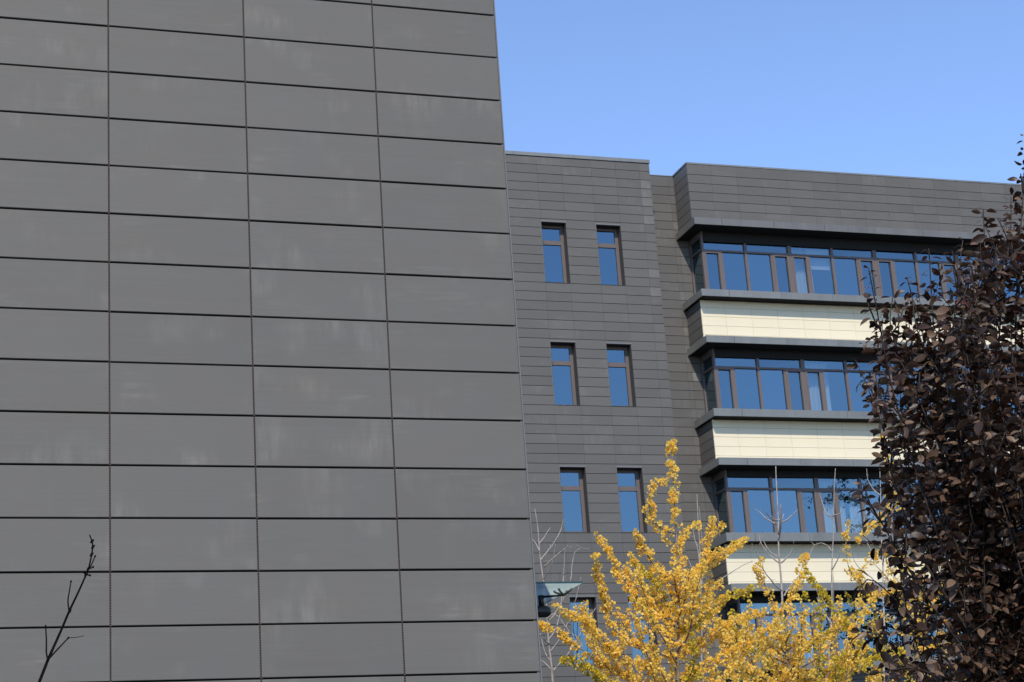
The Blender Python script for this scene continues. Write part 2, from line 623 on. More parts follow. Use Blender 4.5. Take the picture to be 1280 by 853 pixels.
while x < XE - 0.1:
    x2 = min(x + 1.81, XE + 0.025) if x + 2.2 < XE else XE + 0.025
    co.box(x + 0.003, x2 - 0.003, D2 - 0.028, D2 + 0.35, 23.19, 23.305)
    x = x2
co.box(XE - 0.3, XE + 0.026, D2 + 0.36, DR + 6, 23.20, 23.303)
x = XB - 0.02
n = 0
while x < XR:
    x2 = 25.07 if n == 0 else x + 1.809
    co.box(x + 0.004, min(x2, XR) - 0.003, D2 - 0.006, D2 + 0.35, 23.268, 23.322)
    x = x2
    n += 1
co.box(XB - 0.02, XB + 0.3, D2 + 0.36, DR + 6, 23.268, 23.32)
co.box(XE + 0.03, XB - 0.03, DR - 0.012, DR + 0.3, 23.272, 23.30)
co.build('coping', M['zinc'], far)

# hoods and sills: zinc fascias in lengths on a dark core
for kind, Z0, Z1 in (('window_hood', CB, CT), ('window_sill', SB, ST)):
    for i in range(4):
        m_ = MB()
        z0, z1 = Z0[i], Z1[i]
        xs = [XL] + [25.07 + 1.8075 * j for j in range(11) if 25.07 + 1.8075 * j < XR - 0.3] + [XR]
        for j in range(len(xs) - 1):
            m_.panel((xs[j] + 0.004 * (j > 0), YF, z0), (1, 0, 0), (0, 0, 1), (0, -1, 0), xs[j + 1] - xs[j] - 0.008, z1 - z0, 0.03, 0.004)
        m_.panel((XL, YF + 0.031, z0), (0, 1, 0), (0, 0, 1), (-1, 0, 0), 0.97, z1 - z0, 0.03, 0.003)
        m_.panel((XL, YF + 1.008, z0), (0, 1, 0), (0, 0, 1), (-1, 0, 0), DR - YF - 1.01, z1 - z0, 0.03, 0.003)
        m_.box(XL + 0.031, XR, YF + 0.031, DR - 0.003, z1 - 0.02, z1 - 0.002)
        h = m_.build(kind, M['zinc_dull' if z1 > 21 else 'zinc'], far)
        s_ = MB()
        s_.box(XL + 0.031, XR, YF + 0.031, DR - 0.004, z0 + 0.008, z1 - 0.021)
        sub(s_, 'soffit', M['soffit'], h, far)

# ribbon windows
UW = 3.09


def ribbon(x0, i, first):
    gt = CB[i] - 0.335 + (0.0, 0.065, 0.115, 0.1)[i]     # top of the glass
    tr0, tr1 = gt - 0.325, gt - 0.262 - (0, .03, .07, .07)[i]
    tr0 = tr1 - 0.062
    zb, zt = ST[i] - 0.001, CB[i] + 0.006
    f = MB()
    y0, y1 = DG - 0.035, DG + 0.06
    cz0, cz1 = zb + 0.09, tr0 - 0.055

    def post(a, b, z0, z1, d=0.0):
        f.box(x0 + a, x0 + b, y0 - d, y1, z0, z1)
    post(0.0, 0.07, zb, zt if first else gt - 0.0005, 0.004)
    post(3.03, 3.088, zb, gt - 0.0005, 0.004)
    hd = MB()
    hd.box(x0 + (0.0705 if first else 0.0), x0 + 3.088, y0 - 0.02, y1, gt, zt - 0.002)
    post(1.49, 1.575, zb, gt - 0.0005, 0.003)
    for a, b in ((0.0705, 1.4895), (1.5755, 3.0295)):
        post(a, b, tr0, tr1)
        post(a, b, zb, zb + 0.06)
    for s in (0, 1):
        X = (lambda a, b: (a, b)) if s == 0 else (lambda a, b: (3.10 - b, 3.10 - a))
        post(*X(0.072, 0.125), zb + 0.061, tr0 - 0.0005, 0.012)
        post(*X(0.555, 0.640), zb + 0.061, tr0 - 0.0005, 0.012)
        post(*X(0.6405, 0.705), zb + 0.061, tr0 - 0.0005, 0.002)
        post(*X(0.1255, 0.5545), cz1, tr0 - 0.0005, 0.012)
        post(*X(0.1255, 0.5545), zb + 0.061, cz0 + 0.04, 0.012)
    w = f.build('window', M['frame'], far)
    p = MB()
    for u0, u1, q0, q1 in ((0.06, 1.495, tr1 - 0.02, gt + 0.01), (1.57, 3.04, tr1 - 0.02, gt + 0.01),
                           (0.11, 0.57, zb + 0.04, tr0 - 0.02), (0.69, 1.495, zb + 0.04, tr0 + 0.01),
                           (1.57, 2.41, zb + 0.04, tr0 + 0.01), (2.53, 2.99, zb + 0.04, tr0 - 0.02)):
        t1_, t2_, t3_ = (rng.uniform(-0.004, 0.004) for _ in range(3))
        p.add([(x0 + u0, DG + 0.02, q0), (x0 + u1, DG + 0.02 + t1_, q0),
               (x0 + u1, DG + 0.02 + t2_, q1), (x0 + u0, DG + 0.02 + t3_, q1)], [(0, 1, 2, 3)])
    sub(p, 'pane', M['glass'], w, far)
    sub(hd, 'head_panel', M['soffit'], w, far)  # window head panel; the hood's shade is put into its near-black colour
    return w, zb, gt


def curtain(w, x0, x1, zb, gt, m):
    c = MB()
    n = int((x1 - x0) / 0.025)
    vs, fs = [], []
    for j in range(n + 1):
        x = x0 + (x1 - x0) * j / n
        y = DG + 0.30 + 0.035 * math.sin(j * 1.05 + x * 3) + 0.012 * math.sin(j * 0.37)
        vs += [(x, y, zb - 0.02), (x, y * 1.0, gt)]
    for j in range(n):
        fs.append((2 * j, 2 * j + 2, 2 * j + 3, 2 * j + 1))
    c.add(vs, fs)
    sub(c, 'curtain', m, w, far, True)


M['curtain'] = mat('curtain_cloth', (0.75, 0.75, 0.74), 0.9, 0.1)
for i in range(4):
    for j in range(6):
        w, zb, gt = ribbon(XG + UW * j, i, j == 0)
        x0 = XG + UW * j
        if (i * 3 + j * 5) % 4 == 1:
            bl = MB()
            u = 0.70 if (i + j) % 2 else 1.58
            bl.box(x0 + u, x0 + u + 0.79, DG + 0.16, DG + 0.168, gt - 0.45 - 0.25 * ((i * 2 + j) % 3), gt)
            sub(bl, 'blind', M['curtain'], w, far)
        if i < 3 and j == 1:
            curtain(w, x0 + 0.22, x0 + 0.92 + 0.08 * i, zb, gt, M['curtain'])
        if i == 2 and j == 1:
            curtain(w, x0 + 1.2, x0 + 2.3, zb, gt, M['curtain'])
        if i == 3 and j in (0, 2):
            curtain(w, x0 + 2.3, x0 + 3.0, zb, gt, M['curtain'])
        if i == 0 and j == 3:
            curtain(w, x0 + 0.2, x0 + 0.8, zb, gt, M['curtain'])
    # glazed return at the left end of the ribbon
    f = MB()
    zb, zt = ST[i] - 0.001, CB[i] + 0.006
    f.box(XG - 0.03, XG + 0.05, DR - 0.09, DR - 0.001, zb, zt)
    f.box(XG - 0.025, XG + 0.05, DG + 0.062, DR - 0.0905, CB[i] - 0.62, CB[i] - 0.56)
    f.box(XG - 0.025, XG + 0.05, DG + 0.062, DR - 0.0905, zb, zb + 0.06)
    f.box(XG - 0.025, XG + 0.05, DG + 0.062, DR - 0.0905, CB[i] - 0.2, zt)
    w = f.build('window', M['frame'], far)
    w['label'] = 'narrow glazed return at the left end of the ribbon window'
    p = MB()
    p.add([(XG + 0.02, DG + 0.05, zb + 0.03), (XG + 0.02, DR - 0.05, zb + 0.03),
           (XG + 0.02, DR - 0.05, zt - 0.1), (XG + 0.02, DG + 0.05, zt - 0.1)], [(0, 1, 2, 3)])
    sub(p, 'pane', M['glass'], w, far)

# punched windows of the wing
for a, b in WCOL:
    for t in WTOP:
        z0 = t - 1.994
        f = MB()
        yg = D2 + 0.27
        fx0, fx1 = a + 0.012, b - 0.012
        f.box(fx0, fx0 + 0.085, yg, yg + 0.07, z0 + 0.0, t - 0.012)
        f.box(fx1 - 0.105, fx1, yg, yg + 0.07, z0 + 0.0, t - 0.012)
        f.box(fx0 + 0.0855, fx1 - 0.1055, yg, yg + 0.07, t - 0.10, t - 0.012)
        f.box(fx0 + 0.0855, fx1 - 0.1055, yg - 0.012, yg + 0.07, t - 0.655, t - 0.52)
        f.box(fx0 + 0.0855, fx1 - 0.1055, yg, yg + 0.07, z0, z0 + 0.10)
        w = f.build('window', M['frame'], far)
        r_ = MB()
        r_.box(a, a + 0.0115, D2 + 0.003, yg + 0.3, z0, t - 0.0115)
        r_.box(b - 0.0115, b, D2 + 0.003, yg + 0.3, z0, t - 0.0115)
        r_.box(a, b, D2 + 0.003, yg + 0.3, t - 0.011, t)
        r_.box(a + 0.012, b - 0.012, D2 - 0.01, yg - 0.001, z0 - 0.0005, z0 + 0.012)
        sub(r_, 'reveal', M['reveal'], w, far)
        l_ = MB()
        l_.box(a - 0.012, b + 0.012, D2 - 0.008, D2 + 0.02, t + 0.003, t + 0.045)
        l_.box(a - 0.014, a - 0.001, D2 - 0.006, D2 + 0.02, z0 + 0.02, t + 0.002)
        sub(l_, 'trim', M['trim'], w, far)
        p = MB()
        p.add([(fx0 + 0.05, yg + 0.03, z0 + 0.05), (fx1 - 0.05, yg + 0.03, z0 + 0.05),
               (fx1 - 0.05, yg + 0.03, t - 0.05), (fx0 + 0.05, yg + 0.03, t - 0.05)], [(0, 1, 2, 3)])
        sub(p, 'pane', M['glass'], w, far)

# ------------------------------------------------------------------ glass canopy on the near building's side wall
CY = 22.3
corner = at(728, 729, CY)
cz, CXR = corner.z, corner.x
can = thing('glass_canopy', 'teal glass entrance canopy jutting out behind the near wall edge on a dark beam',
            'canopy', (NX[-1], CY, cz))
M['canopy_glass'] = glass('canopy_glass', (0.7, 0.85, 0.85), (0.55, 0.63, 0.60), 0.03, 0.05)
cm_ = M['canopy_glass']
_o = cm_.node_tree.nodes['Material Output']
_src = _o.inputs['Surface'].links[0].from_socket
_tl = N(cm_, 'ShaderNodeBsdfTranslucent')
_tl.inputs[0].default_value = (0.56, 0.66, 0.63, 1)
_mx = N(cm_, 'ShaderNodeMixShader')
L(cm_, ramp(cm_, noise(cm_, (1.2, 1.2, 1.2), 1.0, 3.0), 0.3, 0.7), _mx.inputs[0])
_mr = _mx.inputs[0].links[0].from_node
_mr.inputs['To Min'].default_value = 0.45
_mr.inputs['To Max'].default_value = 0.75
L(cm_, _src, _mx.inputs[1])
L(cm_, _tl.outputs[0], _mx.inputs[2])
L(cm_, _mx.outputs[0], _o.inputs['Surface'])
M['glass_edge'] = mat('glass_edge', (0.012, 0.045, 0.045), 0.2, 0.5)
M['black_steel'] = mat('black_steel', (0.016, 0.016, 0.017), 0.42, 0.5)
M['steel'] = mat('brushed_steel', (0.30, 0.30, 0.28), 0.4, 0.5, 0.6)
gs = MB()
gs.box(NX[-1] + 0.02, CXR, CY, CY + 1.9, cz, cz + 0.018)
gs.box(NX[-1] + 0.02, CXR, CY + 1.915, CY + 3.8, cz, cz + 0.018)
gs.m = [0 if i % 6 == 0 else 1 for i in range(len(gs.f))]
M['clear_glass'] = glass('clear_glass', (0.8, 0.9, 0.9), (0.90, 0.95, 0.94), 0.0)
sheet = gs.build('glass_sheet', [M['canopy_glass'], M['clear_glass']], can)
ge = MB()
ge.box(NX[-1] + 0.02, CXR + 0.003, CY - 0.004, CY - 0.0005, cz - 0.002, cz + 0.020)
ge.box(CXR + 0.0005, CXR + 0.004, CY, CY + 3.8, cz - 0.002, cz + 0.020)
sub(ge, 'glass_edge', M['glass_edge'], sheet, can)
bm_ = MB()
by = CY + 0.62
tipb = at(689, 764.5, by)
bx = tipb.x
rb = 0.076
bz = tipb.z
pts, rad = [(NX[-1] + 0.015, by, bz)], [rb]
for q in range(9):
    a = q / 8 * math.pi / 2
    pts.append((bx - rb + rb * math.sin(a), by, bz))
    rad.append(max(rb * math.cos(a), 0.004))
bm_.tube(pts, rad, 20)
bm_.build('beam', M['black_steel'], can, True)
ps = at(676, 745, by)
st = MB()
st.tube([(ps.x, by, bz + rb - 0.01), (ps.x, by, bz + rb + 0.13)], [0.037, 0.037], 12)
st.build('post', M['black_steel'], can, True)
arm = MB()
hub = at(697, 737, by)
hub.z = cz - 0.075
arm.tube([(ps.x, by, bz + rb + 0.11), (hub.x, hub.y - 0.2, hub.z)], [0.016, 0.012], 8)
arm.build('arm', M['black_steel'], can, True)
sp = MB()
hb = Vector((hub.x, hub.y - 0.2, hub.z))
for dx, dy in ((0.085, 0.085), (-0.085, 0.085), (0.085, -0.085), (-0.085, -0.085)):
    e = hb + Vector((dx, dy, 0.055))
    sp.tube([hb, e, e + Vector((0, 0, 0.018))], [0.016, 0.012, 0.022], 8)
sp.build('spider_fitting', M['steel'], can, True)


# ------------------------------------------------------------------ foliage helpers
def resample(pts, step):
    pts = [Vector(p) for p in pts]
    # Catmull-Rom
    out = []
    for i in range(len(pts) - 1):
        p0, p1, p2, p3 = pts[max(i - 1, 0)], pts[i], pts[i + 1], pts[min(i + 2, len(pts) - 1)]
        n = max(int((p2 - p1).length / step), 1)
        for j in range(n):
            t = j / n
            out.append(0.5 * ((2 * p1) + (p2 - p0) * t + (2 * p0 - 5 * p1 + 4 * p2 - p3) * t * t + (3 * p1 - p0 - 3 * p2 + p3) * t ** 3))
    out.append(pts[-1])
    return out


def rvec(r):
    while True:
        v = Vector((r.uniform(-1, 1), r.uniform(-1, 1), r.uniform(-1, 1)))
        if 0.05 < v.length < 1:
            return v.normalized()


def fan_leaf(mb, p, d, up, s, mi):
    """a ginkgo fan: base p, axis d, size s, slightly cupped"""
    side = d.cross(up)
    if side.length < 0.05:
        side = d.orthogonal()
    side.normalize()
    nrm = side.cross(d)
    a = p + d * s * 0.62 - side * s * 0.52 + nrm * s * 0.12
    b = p + d * s * 0.98 - side * s * 0.24
    c = p + d * s * 0.98 + side * s * 0.24
    e = p + d * s * 0.62 + side * s * 0.52 + nrm * s * 0.12
    mb.add([p, a, b, d * s * 0.86 + p - nrm * s * 0.04, c, e], [(0, 1, 2, 3), (0, 3, 4, 5)], mi)


def clothe(mb, line, r, mi, dens=1.0, rad=0.085, leaf=0.047, t0=0.0, reps=1):
    n = len(line)
    for i, p in enumerate(line):
        t = i / max(n - 1, 1)
        if t < t0:
            continue
        if r.random() > dens * (0.88 + 0.22 * math.sin(i * 0.33 + p.x * 40)):
            continue
        tip = 1.0 - 0.45 * max(t - 0.7, 0) / 0.3
        for _ in range(reps):
            q = p + rvec(r) * rad * tip * r.uniform(0.25, 1.0)
            for _ in range(r.choice((8, 9, 10, 11, 12))):
                d = (rvec(r) + Vector((0, 0, 0.1)) + (q - p).normalized() * 0.5).normalized()
                fan_leaf(mb, q + d * 0.018, d, rvec(r), leaf * r.uniform(0.7, 1.15), mi)


GINKGO_GROUP = 'golden ginkgo trees in front of the office block'


def ginkgo(label, trunk, limbs, seed, nfill, zlo, spread, zcap, rt=0.055, dens=0.8, lime=0.12):
    """trunk: points from the ground up; limbs: (points from trunk out to the tip, lime?)"""
    r = random.Random(seed)
    root = thing('ginkgo_tree', label, 'tree', trunk[0], GINKGO_GROUP)
    tb, cr = MB(), MB()
    tl = resample(trunk, 0.06)
    n = len(tl)
    tb.tube(tl[::3] + [tl[-1]], [rt * (1 - 0.93 * (i / (n / 3)) ** 0.8) if i < n / 3 else 0.004 for i in range(len(tl[::3]) + 1)], 8)

    def branch(pts, w, mi, d, t0=0.05, wig=0.012, twigs=True, rr=0.085, reps=1):
        ln = resample(pts, 0.03)
        ln = [p + Vector((math.sin(i * .21 + w * 900) * wig, math.cos(i * .17 + w * 700) * wig, 0)) for i, p in enumerate(ln)]
        sub_ = ln[::3] + [ln[-1]]
        tb.tube(sub_, [w * (1 - 0.85 * i / len(sub_)) for i in range(len(sub_))], 5)
        clothe(cr, ln, r, mi, d, rr, 0.047, t0, reps)
        if twigs:
            L_ = len(ln)
            for _ in range(max(int(L_ * 0.03 * 1.3), 1)):
                i = int(r.uniform(0.15, 0.85) * L_)
                dd = (ln[min(i + 3, L_ - 1)] - ln[max(i - 3, 0)]).normalized()
                dd = (dd + rvec(r) * 0.9 + Vector((0, 0, 0.25))).normalized()
                le = r.uniform(0.15, 0.5)
                branch([ln[i], ln[i] + dd * le * 0.5, ln[i] + dd * le + Vector((0, 0, 0.1 * le))], w * 0.5, mi, d, 0.1, 0.005, False, 0.07)
    # the leader carries leaves from some height up
    z_lead = zlo + 0.75 * (trunk[-1][2] - zlo)
    lead = [p for p in resample(trunk, 0.03) if p.z > z_lead]
    clothe(cr, lead, r, 0, 1.0, 0.11, 0.047, 0.0, 2 if dens > 0.6 else 1)
    for pts, mi in limbs:
        branch(pts, 0.016, mi, dens, rr=0.095, reps=2)
    for j in range(nfill):
        z = zlo + (z_lead - zlo) * 0.80 * (j + r.random()) / nfill
        i = min(range(n), key=lambda q: abs(tl[q].z - z))
        p = tl[i]
        h = (z - zlo) / (trunk[-1][2] - zlo)
        az_ = j * 2.39996 + r.uniform(-.5, .5)
        ln_ = spread * (1 - h) ** 1.25 * r.uniform(0.65, 1.1) + 0.12
        rise = r.uniform(0.5, 1.15)
        out = Vector((math.cos(az_), math.sin(az_), 0))
        a = p + out * ln_ * 0.35 + Vector((0, 0, ln_ * 0.35 * rise * 0.6))
        b = p + out * ln_ * 0.72 + Vector((0, 0, ln_ * 0.72 * rise * 0.9)) + rvec(r) * 0.08
        c = p + out * ln_ * 0.95 + Vector((0, 0, ln_ * rise * 1.15)) + rvec(r) * 0.1
        if c.z > zcap:
            f_ = max((zcap - p.z) / max(c.z - p.z, 0.01), 0.15)
            a, b, c = p.lerp(a, f_), p.lerp(b, f_), p.lerp(c, f_)
        branch([p, a, b, c], 0.018, 1 if r.random() < lime else 0, dens)
    tb.build('trunk', M['ginkgo_bark'], root, True)
    cr.build('crown', [M['gold'], M['lime']], root)
    return root


def px(lst, Y, dy=0.0, wob=0.0):
    n = len(lst)
    return [at(x, y, Y + dy * i / max(n - 1, 1)) for i, (x, y) in enumerate(lst)]


def crop5(pts):     # survey notes of the first ginkgo, taken from an enlargement
    return [(640 + x / 2.817, 550 + y / 2.817) for x, y in pts]


GY = 30.0
t1 = [Vector((12.75, GY, GZ)), Vector((12.80, GY, 1.5)), at(848, 853, GY), at(848, 760, GY), at(846, 680, GY), at(842, 610, GY), at(839, 553, GY)]
limbs1 = []
for pts, dy, mi in [
    ([(575, 330), (520, 305), (488, 260), (480, 205), (497, 155), (540, 155)], -0.25, 0),
    ([(580, 470), (540, 480), (490, 430), (455, 370), (438, 325)], -0.5, 0),
    ([(585, 640), (500, 610), (430, 540), (370, 450), (330, 380), (303, 340)], 0.5, 0),
    ([(590, 770), (450, 730), (350, 650), (322, 540), (300, 450), (292, 410)], -0.7, 0),
    ([(582, 620), (540, 560), (480, 490), (428, 428)], 0.6, 1),
    ([(585, 590), (630, 530), (675, 430), (690, 350), (706, 275)], -0.4, 0),
    ([(590, 560), (660, 470), (730, 410), (780, 375), (822, 352)], 0.5, 0),
    ([(592, 850), (460, 800), (360, 750), (260, 640), (200, 615), (155, 590)], -1.0, 0),
    ([(594, 900), (470, 860), (380, 820), (280, 765), (180, 690), (100, 650)], 0.7, 0),
    ([(594, 960), (470, 910), (330, 850), (250, 800), (180, 775)], -0.4, 1),
    ([(590, 690), (660, 640), (740, 565), (800, 540), (850, 520)], -0.8, 1),
    ([(590, 760), (690, 700), (770, 640), (860, 610)], 0.4, 0),
    ([(594, 820), (690, 800), (790, 740), (880, 690), (930, 640)], -0.9, 0),
    ([(583, 440), (600, 350), (640, 310), (655, 300)], 0.2, 0),
    ([(588, 700), (520, 660), (460, 560), (420, 480), (400, 440)], 0.3, 0),
]:
    limbs1.append((px(crop5(pts), GY, dy), mi))
ginkgo('tallest golden ginkgo, narrow spire left of the cream bands', t1, limbs1, 5, 38, 2.3, 2.1, at(840, 715, GY).z, 0.06, 0.8, 0.07)

GY2 = 32.5
t2 = [Vector((15.85, GY2, GZ)), at(988, 870, GY2), at(983, 815, GY2), at(984, 770, GY2), at(996, 735, GY2), at(1006, 695, GY2)]
limbs2 = []
for pts, dy, mi in [
    ([(982, 811), (973, 790), (962, 745), (948, 715), (944, 708)], -0.4, 0),
    ([(986, 835), (1000, 815), (1040, 790), (1080, 765), (1096, 742)], 0.5, 0),
    ([(990, 860), (1070, 815), (1045, 765), (1022, 735), (1008, 716)], -0.6, 1),
    ([(984, 850), (950, 820), (925, 790), (915, 765)], 0.4, 1),
    ([(988, 880), (1040, 850), (1080, 830), (1110, 815)], 0.6, 1),
    ([(985, 860), (940, 840), (905, 800), (890, 760), (886, 730)], 0.6, 0),
    ([(990, 890), (1030, 860), (1060, 815), (1066, 785)], -0.5, 0),
]:
    limbs2.append((px(pts, GY2, dy), mi))
ginkgo('low bushy golden ginkgo under the cream bands between the tall spire and the purple tree', t2, limbs2, 8, 38, 2.6, 2.1, at(990, 765, GY2).z, 0.05, 0.72, 0.14)

GY3 = 34.5
t3 = [Vector((19.8, GY3, GZ)), at(1146, 870, GY3), at(1138, 760, GY3), at(1128, 680, GY3), at(1118, 610, GY3), at(1101, 545, GY3)]
limbs3 = []
for pts, dy, mi in [
    ([(1128, 690), (1105, 690), (1088, 700), (1072, 720)], -0.3, 0),
    ([(1118, 612), (1105, 637), (1088, 660), (1070, 676)], -0.4, 0),
    ([(1138, 770), (1110, 745), (1075, 730), (1058, 700), (1060, 655)], 0.4, 0),
    ([(1140, 800), (1170, 740), (1200, 690), (1215, 640)], -0.4, 0),
    ([(1142, 820), (1190, 790), (1240, 760), (1262, 720)], 0.4, 0),
    ([(1142, 840), (1100, 820), (1070, 800), (1050, 760)], -0.4, 1),
]:
    limbs3.append((px(pts, GY3, dy), mi))
ginkgo('thinly leaved golden ginkgo half hidden behind the purple tree', t3, limbs3, 13, 28, 2.8, 1.9, at(1120, 700, GY3).z, 0.05, 0.6, 0.12)

# ------------------------------------------------------------------ bare saplings with pale bark
BARE_GROUP = 'bare pale trees between the ginkgos and the office block'


def bare_tree(label, Y, trunk_px, limbs_px, seed, rt=0.045):
    r = random.Random(seed)
    top = [at(x, y, Y) for x, y in trunk_px]
    base = Vector((top[0].x - 0.1, Y, GZ))
    root = thing('bare_tree', label, 'tree', base, BARE_GROUP)
    tb = MB()
    line = resample([base, Vector((top[0].x - 0.05, Y, (GZ + top[0].z) / 2))] + top, 0.12)
    n = len(line)
    line = [p + Vector((math.sin(i * .5) * .006, math.cos(i * .43) * .006, 0)) for i, p in enumerate(line)]
    tb.tube(line, [rt * (1 - 0.80 * (i / (n - 1)) ** 1.2) for i in range(n)], 8)
    tb.build('trunk', M['pale_bark'], root, True)
    for pts, dy in limbs_px:
        b = MB()
        ln = resample(px(pts, Y, dy), 0.06)
        ln = [p + rvec(r) * 0.006 * min(i, 1) for i, p in enumerate(ln)]
        b.tube(ln, [0.017 * (1 - 0.72 * i / len(ln)) for i in range(len(ln))], 6)
        for i in range(3, len(ln) - 1, 3):
            if r.random() < 0.45:
                d = (rvec(r) + Vector((0, 0, 0.6))).normalized()
                b.tube([ln[i], ln[i] + d * r.uniform(0.05, 0.16)], [0.007, 0.003], 5)
        b.build('branch', M['pale_bark'], root, True)
    # a few branches to the back and front, seen end on
    for q in range(5):
        i = int(n * r.uniform(0.55, 0.9))
        p = line[i]
        d = Vector((r.uniform(-.3, .3), r.choice((-1, 1)), 0.2)).normalized()
        le = r.uniform(0.5, 1.0)
        b = MB()
        ln = resample([p, p + d * le * .5 + Vector((0, 0, le * .25)), p + d * le * .8 + Vector((0, 0, le * .8))], 0.08)
        b.tube(ln, [0.014 * (1 - 0.7 * k_ / len(ln)) for k_ in range(len(ln))], 5)
        b.build('branch', M['pale_bark'], root, True)


bare_tree('bare pale tree beside the glass canopy at the near wall edge', 37.0,
          [(691, 860), (686, 800), (682, 750), (676, 700), (672, 660), (668, 636)],
          [([(676, 700), (690, 682), (700, 665), (704, 650)], .3), ([(680, 709), (695, 695), (710, 682)], -.3),
           ([(684, 780), (698, 760), (712, 730), (719, 690), (738, 686)], .5), ([(688, 815), (702, 795), (716, 762), (726, 722)], -.4),
           ([(687, 806), (676, 795), (668, 788)], -.3), ([(690, 838), (680, 828), (672, 822)], .3),
           ([(686, 800), (697, 780), (703, 740), (706, 690)], .2), ([(690, 840), (712, 815), (735, 775), (745, 760)], .4),
           ([(684, 775), (694, 768), (712, 790), (722, 796)], -.4),
           ([(675, 690), (670, 680), (664, 672)], .2), ([(674, 680), (680, 672), (688, 660)], .2)], 1)
bare_tree('bare pale double tipped tree behind the ginkgo spire by the recessed wall', 40.0,
          [(879, 850), (877, 760), (875, 700), (873, 650), (871, 618)],
          [([(876, 720), (873, 690), (868, 672), (866, 660)], .3), ([(876, 735), (880, 700), (876, 660), (874, 634)], -.1),
           ([(878, 752), (895, 730), (920, 712), (941, 701)], -.3), ([(878, 770), (862, 750), (850, 730)], .4)], 2, 0.04)
bare_tree('tall bare pale sapling with paired side twigs crossing the third ribbon window', 36.0,
          [(986, 853), (981, 800), (977, 740), (974, 690), (972, 640), (970, 583)],
          [([(972, 656), (960, 650), (950, 641), (943, 636)], .2), ([(973, 655), (985, 649), (997, 637)], -.2),
           ([(972, 651), (964, 648), (957, 640)], -.4), ([(972, 651), (978, 648), (980, 642)], .4),
           ([(975, 705), (962, 694), (953, 682), (948, 668)], .3), ([(976, 704), (986, 695), (992, 682), (992, 676)], -.3),
           ([(979, 740), (966, 728), (954, 712), (945, 690), (940, 680)], -.4), ([(980, 745), (990, 730), (1005, 712), (1016, 685), (1024, 679)], .4),
           ([(982, 805), (995, 780), (1010, 760)], .4), ([(983, 815), (970, 800), (958, 770)], -.4)], 3, 0.05)
bare_tree('slim bare pale sapling standing right of the tall one with paired twigs', 38.0,
          [(1037, 853), (1039, 790), (1040, 720), (1042, 650), (1044, 586)],
          [([(1041, 646), (1035, 644), (1031, 641)], .2), ([(1041, 645), (1048, 643), (1053, 640)], -.2),
           ([(1040, 690), (1034, 682), (1026, 679), (1020, 682)], .3), ([(1040, 712), (1047, 700), (1052, 684)], -.3),
           ([(1039, 780), (1028, 760), (1020, 735)], .3)], 4, 0.036)
bare_tree('bare pale tree with curved left branch touching the dark leaves of the purple tree', 41.0,
          [(1106, 853), (1105, 770), (1103, 700), (1101, 640), (1100, 586)],
          [([(1101, 620), (1092, 612), (1085, 600), (1083, 586)], .3), ([(1102, 640), (1109, 625), (1113, 610)], -.2),
           ([(1103, 690), (1112, 670), (1116, 640), (1115, 615)], .1), ([(1103, 700), (1090, 690), (1082, 670), (1080, 640)], .3),
           ([(1104, 730), (1122, 700), (1133, 668)], -.4), ([(1104, 745), (1092, 725), (1070, 705), (1062, 680)], .2)], 5, 0.045)

# ------------------------------------------------------------------ purple leaved plum tree
PY = 8.6


def plum_leaf(mb, p, d, up, s, mi, r):
    side = d.cross(up)
    if side.length < 0.05:
        side = d.orthogonal()
    side.normalize()
    nrm = side.cross(d)
    w = s * r.uniform(0.22, 0.30)
    droop = r.uniform(0.05, 0.45)
    fold = r.uniform(0.05, 0.55)
    mid, lft, rgt = [], [], []
    for t, ww in ((0, 0.0), (0.22, 0.68), (0.5, 1.0), (0.78, 0.72), (1.0, 0.0)):
        c = p + d * s * t - nrm * s * droop * t * t
        mid.append(c)
        lft.append(c - side * w * ww + nrm * w * ww * fold)
        rgt.append(c + side * w * ww + nrm * w * ww * fold)
    vs = mid + lft[1:4] + rgt[1:4]
    fs = [(0, 1, 5), (1, 2, 6, 5), (2, 3, 7, 6), (3, 4, 7), (0, 8, 1), (1, 8, 9, 2), (2, 9, 10, 3), (3, 10, 4)]
    mb.add(vs, fs, mi)


